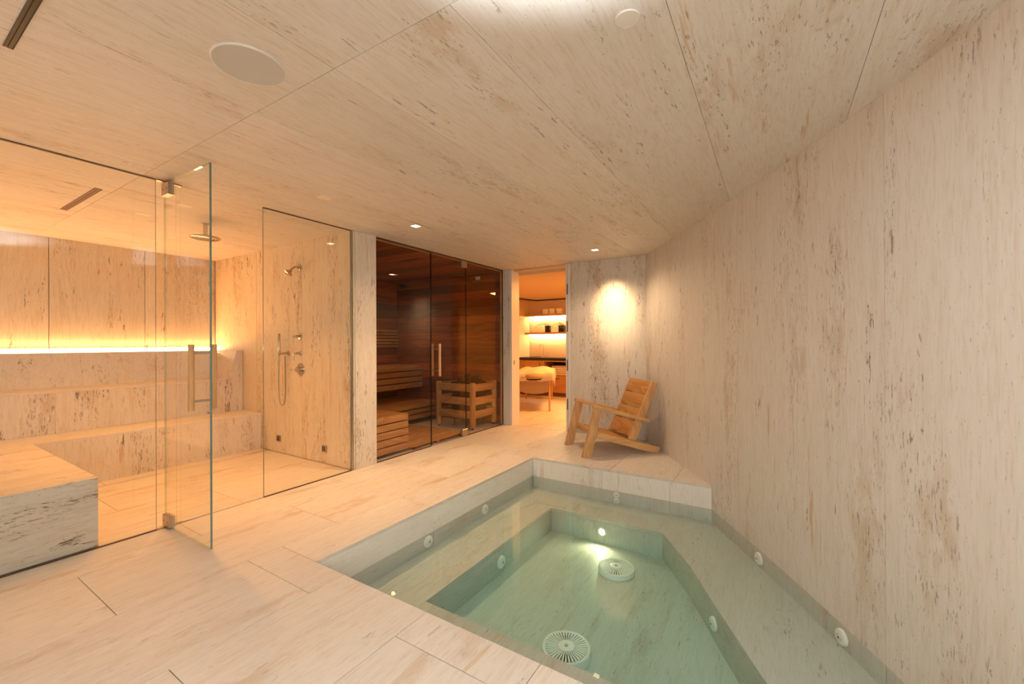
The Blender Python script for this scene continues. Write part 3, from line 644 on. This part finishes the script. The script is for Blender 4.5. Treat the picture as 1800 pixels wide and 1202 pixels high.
MB().tube([(.014*math.cos(a*math.pi/8), .014*math.sin(a*math.pi/8)*.7, -.034+.016*math.sin(a*math.pi/8)) for a in range(17)], .0025, 6).build('ring', M['steel'], sn)
# sauna glass front
def sauna_fixed(y0, y1, label):
    t = empty('glass_screen', (0, 0, 0), 0, label, 'glass panel')
    pane('pane', G-.006, G+.006, y0, y1, .005, H-.012, 'x', t, M['sglass'], M['gblack'])
    box(G-.009, G+.009, y0, y1, .0003, .006).build('bottom_channel', M['bronze'], t, smooth=False)
    box(G-.012, G+.012, y0, y1, H-.014, H).build('top_channel', M['bronze'], t, smooth=False)
sauna_fixed(3.073, 3.930, 'fixed sauna glass panel beside the stone pillar')
sauna_fixed(4.640, 5.57, 'fixed sauna glass panel in front of the heater')
d2 = struct(empty('door_2', (0, 0, 0), 0, 'closed frameless glass sauna door with wooden bar handle'))
pane('pane', G-.006, G+.006, 3.938, 4.634, .012, H-.016, 'x', d2, M['sglass'], M['gblack'])
bar_handle('handle', d2, 'x', (G, 4.028), .062, .872, 1.283, (.94, 1.215), .0165, M['oakz'])
for z0, z1 in ((.004, .10), (H-.105, H-.016)): box(G-.018, G+.018, 4.53, 4.65, z0, z1).build('hinge', M['steel'], d2, .002, 1)
box(G-.012, G+.012, 3.938, 4.634, H-.008, H).build('head_channel', M['bronze'], d2, smooth=False)

# ------------------------------------------------------------------ lounge chair
ch = empty('lounge_chair', (-1.80, 4.43, 0), math.atan2(.6847, .7288), 'low slanted oak lounge chair with slatted back in the corner by the pool', 'chair')
WD = .635
def side_prism(pts, y0, y1, name, m, bev=.004): return MB().prism(pts, y0, y1, 'y').build(name, m, ch, bev, 2)
for near in (0, 1):
    f = (lambda a, b: (a, b)) if near == 0 else (lambda a, b: (WD-b, WD-a))
    side_prism([(-.035, 0), (.070, 0), (.205, .548), (.118, .558)], *f(0, .042), 'leg', M['oakz'])
    side_prism([(.142, .277), (.923, .068), (.895, 0), (.868, 0), (.125, .213)], *f(.004, .040), 'side_rail', M['oakx'])
    side_prism([(.545, .172), (.636, .148), (.926, .815), (.842, .838)], *f(.042, .082), 'back_post', M['oakz'])
    side_prism([(.108, .588), (.790, .403), (.778, .365), (.100, .549)], *f(-.008, .062), 'armrest', M['oakx'])
P0, P1 = Vector((.556, .196)), Vector((.840, .838)); ud = (P1-P0).normalized(); nd = Vector((ud.y, -ud.x))
L = (P1-P0).length; bl = [0, .262, .505, .745, 1.0]; bl = [0, .255, .502, .752, 1.0]
for a, b in zip(bl, bl[1:]):
    q0 = P0+ud*(a*L+.006); q1 = P0+ud*(b*L-.006)
    side_prism([tuple(q0), tuple(q1), tuple(q1+nd*.022), tuple(q0+nd*.022)], .060, WD-.060, 'back_board', M['oaky'])
for i in range(4):
    s0, s1 = .150+.105*i, .150+.105*(i+1)-.008; zf = lambda s: .277-.2677*(s-.142)-.004
    side_prism([(s0, zf(s0)), (s1, zf(s1)), (s1, zf(s1)-.022), (s0, zf(s0)-.022)], .040, WD-.040, 'seat_board', M['oaky'])
side_prism([(.128, .285), (.152, .280), (.140, .212), (.116, .215)], .042, WD-.042, 'front_apron', M['oakx'])
side_prism([(.72, .10), (.75, .092), (.74, .05), (.71, .058)], .040, WD-.040, 'rear_stretcher', M['oakx'])

# ------------------------------------------------------------------ doorway and treatment room
d3 = struct(empty('door_3', (0, 0, 0), 0, 'white door frame with black hinges open to the treatment room'))
box(-3.534, -3.49, WY-.03, WY+.20, 0, H-.005).build('door_jamb', M['white'], d3, .002, 1)
jr = box(-2.575, -2.502, WY-.012, WY+.2, 0, H-.005).build('door_jamb', M['white'], d3, .002, 1)
box(-2.545, -2.540, WY-.0126, WY-.0118, 0, H-.006).build('jamb_joint', M['grout'], d3, smooth=False)
for z0, z1 in ((1.985, 2.145), (1.445, 1.60), (.88, 1.045), (.315, .475)): box(-2.556, -2.543, WY-.016, WY-.008, z0, z1).build('hinge', M['black'], jr, .001, 1)
box(-3.4935, -3.488, WY+.03, WY+.05, .945, 1.015).build('strike_plate', M['dgrey'], d3, .0005, 1)
wtl = struct(box(-5.6, -5.45, WY+.2, 9.75, 0, 2.42).build('wall_treatment_left', M['plaster'], smooth=False))
wtb = struct(box(-5.6, -1.3, 9.6, 9.75, 0, 2.42).build('wall_treatment_back', M['plaster'], smooth=False))
wtr = struct(box(-1.45, -1.3, WY+.2, 9.75, 0, 2.42).build('wall_treatment_right', M['plaster'], smooth=False))
wtf = struct(MB().box(-6.0, -3.535, WY+.2, WY+.22, 0, 2.42).box(-2.5, -1.3, WY+.2, WY+.22, 0, 2.42).build('wall_treatment_front', M['plaster'], smooth=False))
ct = struct(box(-5.6, -1.3, WY+.19, 9.75, 2.37, 2.42).build('ceiling_treatment', M['plaster'], smooth=False))
tr = MB().tube([(-5.40, 8.1, 2.358), (-5.14, 9.40, 2.358), (-3.2, 9.42, 2.358)], .017, 8).build('curtain_track', M['black'])
tag(tr, 'black bent curtain track under the treatment room ceiling', 'track')
def shelf(z, label):
    t = empty('wall_shelf', (0, 0, z), 0, label, 'shelf', 'wooden shelves in the treatment room')
    box(-5.45, -3.0, 9.36, 9.60, -.05, 0).build('board', M['shelf'], t, .002, 1)
    box(-5.40, -3.05, 9.52, 9.545, -.060, -.0505).build('light_strip', M['led2'], t, smooth=False)
shelf(2.005, 'upper wooden shelf carrying folded towels'); shelf(1.545, 'lower wooden shelf carrying two potted plants')
def towel_mesh(w, d, h_): return MB().box(-w/2, w/2, -d/2, d/2, 0, h_)
names = ['lowest', 'second lowest', 'second highest', 'topmost']
for k_, (x, where) in enumerate(((-4.87, 'upper shelf stack farthest from the hinges'), (-4.69, 'middle stack of the upper shelf'), (-4.495, 'upper shelf stack nearest the hinges'))):
    for i in range(4):
        o = towel_mesh(.155-.004*(i % 2), .17, .0325).build('folded_towel', M['towelw'], None, .012, 3)
        o.location = (x+.003*((i*7+k_) % 3-1), 9.47, 2.005+i*.033)
        tag(o, f'cream folded towel, {names[i]} in the {where}', 'towel', 'folded towels on the upper shelf')
def plant(x, y, z, r, seed, lean, label):
    t = empty('potted_plant', (x, y, z), 0, label, 'plant', 'potted plants on the lower shelf'); rr = random.Random(seed)
    MB().box(-r, r, -r*.8, r*.8, 0, .165).build('pot', M['pot'], t, .004, 2)
    box(-r*.88, r*.88, -r*.7, r*.7, .160, .167).build('soil', M['soil'], t, smooth=False)
    lf = MB(); sm = MB()
    for i in range(16):
        a = rr.uniform(0, 6.28); d = Vector((math.cos(a)*1.2+lean, math.sin(a)*.5-.25, 0)); ln = rr.uniform(.10, .26)
        pts = [Vector((0, 0, .16))+d*ln*u+Vector((0, 0, .26*ln*4*u*(1-u)+(.05 if i % 3 else .16)*u-.10*u*u)) for u in (0, .25, .5, .75, 1)]
        sm.tube(pts, .0022, 5)
        for p in pts[1:]:
            for q in range(5):
                c = p+Vector((rr.uniform(-.028, .028), rr.uniform(-.03, .03), rr.uniform(-.03, .025))); s = rr.uniform(.009, .017); b = rr.uniform(0, 6.28)
                u = Vector((math.cos(b), math.sin(b), rr.uniform(-.5, .5))).normalized()*s; w = u.cross(Vector((rr.uniform(-1, 1), rr.uniform(-1, 1), 1))).normalized()*s*.5
                lf.add([c-u, c+w+Vector((0, 0, .002)), c+u, c-w], [(0, 1, 2, 3)])
    sm.build('stems', M['stem'], t); tag(lf.build('foliage', M['leaf'], t, smooth=False), kind='stuff')
plant(-4.83, 9.46, 1.545, .062, 11, -.35, 'trailing plant in a black pot, left of the two on the lower shelf')
plant(-4.44, 9.46, 1.545, .075, 23, -.15, 'trailing plant in a wider black pot beside the door hinge')
# counter and cabinets
co = tag(box(-5.448, -3.0, 8.98, 9.598, .862, .922).build('worktop', M['counter'], None, .003, 1), 'black stone worktop running along the treatment room back wall', 'worktop')
tk = tag(box(-5.448, -3.0, 9.06, 9.5, 0, .095).build('plinth', M['sofa'], None, smooth=False), 'dark recessed plinth under the treatment room cabinets', 'plinth')
def cab(x0, x1, label, hx=None):
    t = empty('base_cabinet', (x0, 9.0, .095), 0, label, 'cabinet', 'wooden base cabinets'); w = x1-x0
    box(0, w, .02, .56, 0, .765).build('body', M['cabx'], t, smooth=False)
    d = box(.003, w-.003, 0, .019, .003, .762).build('door', M['cabx'], t, .002, 1)
    if hx: MB().tube([(hx, -.03, .70), (hx, -.03, .56)], .007, 8).build('handle', M['dgrey'], d); [MB().tube([(hx, 0, z), (hx, -.03, z)], .005, 8).build('handle_post', M['dgrey'], d) for z in (.57, .69)]
    return t
cab(-5.447, -5.255, 'narrow wooden base cabinet end against the treatment room wall')
cab(-5.25, -4.745, 'wooden base cabinet with an upright dark handle under the sink', .44)
oc = empty('open_cabinet', (-4.74, 9.0, .095), 0, 'wooden cabinet with a dark open cubby above a drawer', 'cabinet')
box(0, .03, 0, .56, 0, .765).build('side_board', M['cabx'], oc, .001, 1); box(.72, .75, 0, .56, 0, .765).build('side_board', M['cabx'], oc, .001, 1)
box(.03, .72, 0, .56, .735, .765).build('top_board', M['cabx'], oc, .001, 1); box(.03, .72, .02, .56, .375, .40).build('cubby_floor', M['cabx'], oc, .001, 1)
box(.03, .72, .54, .56, .40, .735).build('back_board', M['black'], oc, smooth=False)
dw = box(.033, .717, 0, .02, .003, .398).build('drawer', M['cabx'], oc, .002, 1)
MB().tube([(.31, -.03, .345), (.46, -.03, .345)], .007, 8).build('handle', M['dgrey'], dw)
cab(-3.985, -3.005, 'wide wooden base cabinet hidden behind the door frame', .1)
for i in range(5):
    hh = (.048, .045, .047, .05, .052)[i]; z = .495+sum((.048, .045, .047, .05, .052)[:i])
    o = towel_mesh(.40-.012*(i % 3), .32, hh-.002).build('folded_towel', M['towel'], None, .018, 3); o.location = (-4.385+.006*(i % 2), 9.30, z)
    tag(o, f"tan folded bath towel, {['lowest', 'second lowest', 'middle', 'second highest', 'topmost'][i]} in the open cubby", 'towel', 'bath towels in the cubby')
fa = empty('tap', (-4.965, 9.46, .922), 0, 'brass goose-neck tap on the black worktop', 'tap')
MB().lathe([(.024, 0), (.024, .006), (.016, .010), (.015, .07), (.012, .075)], (0, 0, 0), (0, 0, 1), 16).build('base', M['brass'], fa)
MB().tube([(0, 0, .06), (0, 0, .25)]+[(-.057+.057*math.cos(a*math.pi/8), 0, .25+.085*math.sin(a*math.pi/8)) for a in range(1, 8)]+[(-.114, 0, .26), (-.116, 0, .20)], .0105, 10).build('spout', M['brass'], fa)
MB().tube([(0, 0, .045), (.075, 0, .047), (.078, 0, .16)], .007, 8).build('lever', M['brass'], fa)
sk = tag(MB().lathe([(.12, 0), (.15, .006), (.15, .012), (.13, .008)], (-5.10, 9.30, .922), (0, 0, 1), 28).build('sink_rim', M['bronze']), 'shallow dark round sink set in the black worktop below the tap', 'sink')

# massage table
mt = empty('massage_table', (-3.52, 7.05, 0), math.atan2(-.42, -.9), 'wooden massage table with cloth sling and face cradle', 'table')   # local x runs to the left along the near end, y is backwards
TW, TL = .68, 1.75
def lb_(x0, x1, y0, y1, z0, z1): return MB().box(x0, x1, -y1, -y0, z0, z1)
lb_(.02, TW-.02, .0, TL, .56, .615).build('frame', M['aspx'], mt, .004, 1)
lb_(0, TW, .0, TL, .615, .68).build('cushion', M['sofa'], mt, .02, 3)
for x in (.05, TW-.05):
    for y, yy in ((.14, .05), (TL-.14, TL-.05)):
        MB().tube([(x, -y, .62), (x, -yy, 0)], .022, 10, 0, .018).build('leg', M['aspz'], mt)
        MB().tube([(x, -y-.0+(.25 if y > .5 else -.25), .60), (x, -(y+yy)/2, .32)], .012, 8).build('brace', M['aspz'], mt)
sg = MB(); NN = 10
for i in range(NN):
    x0, x1 = .05+(TW-.1)*i/NN, .05+(TW-.1)*(i+1)/NN; dz = lambda x: -.05*(1-((x-TW/2)/(TW/2-.05))**2)
    q = [(x0, -.10, .55), (x1, -.10, .55), (x1, -.10, .365+dz(x1)), (x0, -.10, .365+dz(x0))]
    sg.add(q+[(a, -.106, c) for a, b, c in q], [(0, 1, 2, 3), (7, 6, 5, 4), (0, 4, 5, 1), (2, 6, 7, 3)])
sg.build('sling', M['sling'], mt)
lb_(.1, TW-.1, -.02, .0, .585, .64).build('end_rail', M['sofa'], mt, .003, 1)
box(.30, .36, .005, .20, .575, .60).build('cradle_arm', M['aspx'], mt, .004, 1)
MB().tube([(.20, .10, .615), (.24, .17, .612), (.33, .19, .61), (.42, .17, .612), (.46, .10, .615)], .013, 8).build('cradle_bracket', M['black'], mt)
MB().lathe([(.03, 0), (.13, .002), (.155, .02), (.155, .045), (.13, .066), (.05, .07)], (.33, .13, .635), (0, 0, 1), 24).build('face_cushion', M['sling'], mt)
# duvet laid over the table
gx, gy = 26, 34; dv = MB(); vs = []; rr = random.Random(5)
for i in range(gx+1):
    for j in range(gy+1):
        u, v_ = i/gx, j/gy; x = -.06+(TW+.12)*u; y = -.04+1.5*v_
        e = min(1, min(u, 1-u)*3.6, v_*5, 9*(1-v_)+.5)
        z = .690+.085*e**.7*(1+.25*math.sin(5*u+2*v_))+.012*math.sin(14*u+9*v_)-(.10 if min(u, 1-u) < .02 else 0)-(.11 if v_ < .01 else 0)
        vs.append((x, -y, z))
dv.add(vs, [(i*(gy+1)+j, (i+1)*(gy+1)+j, (i+1)*(gy+1)+j+1, i*(gy+1)+j+1) for i in range(gx) for j in range(gy)])
du = dv.build('duvet', M['sheet']); sm_ = du.modifiers.new('thick', 'SOLIDIFY'); sm_.thickness = .02; sm_.offset = -1
du.location = mt.location; du.rotation_euler = mt.rotation_euler
tag(du, 'cream duvet spread over the massage table', 'duvet')
pw = tag(MB().lathe([(.05, 0), (.11, .01), (.13, .04), (.12, .075), (.07, .095), (.02, .10)], (0, 0, 0), (0, 0, 1), 24).build('bolster_towel', M['towelw']), 'small white bundled towel at the front of the open cubby', 'towel')
pw.location = (-4.55, 9.05, .497); pw.scale = (.75, .42, .8)
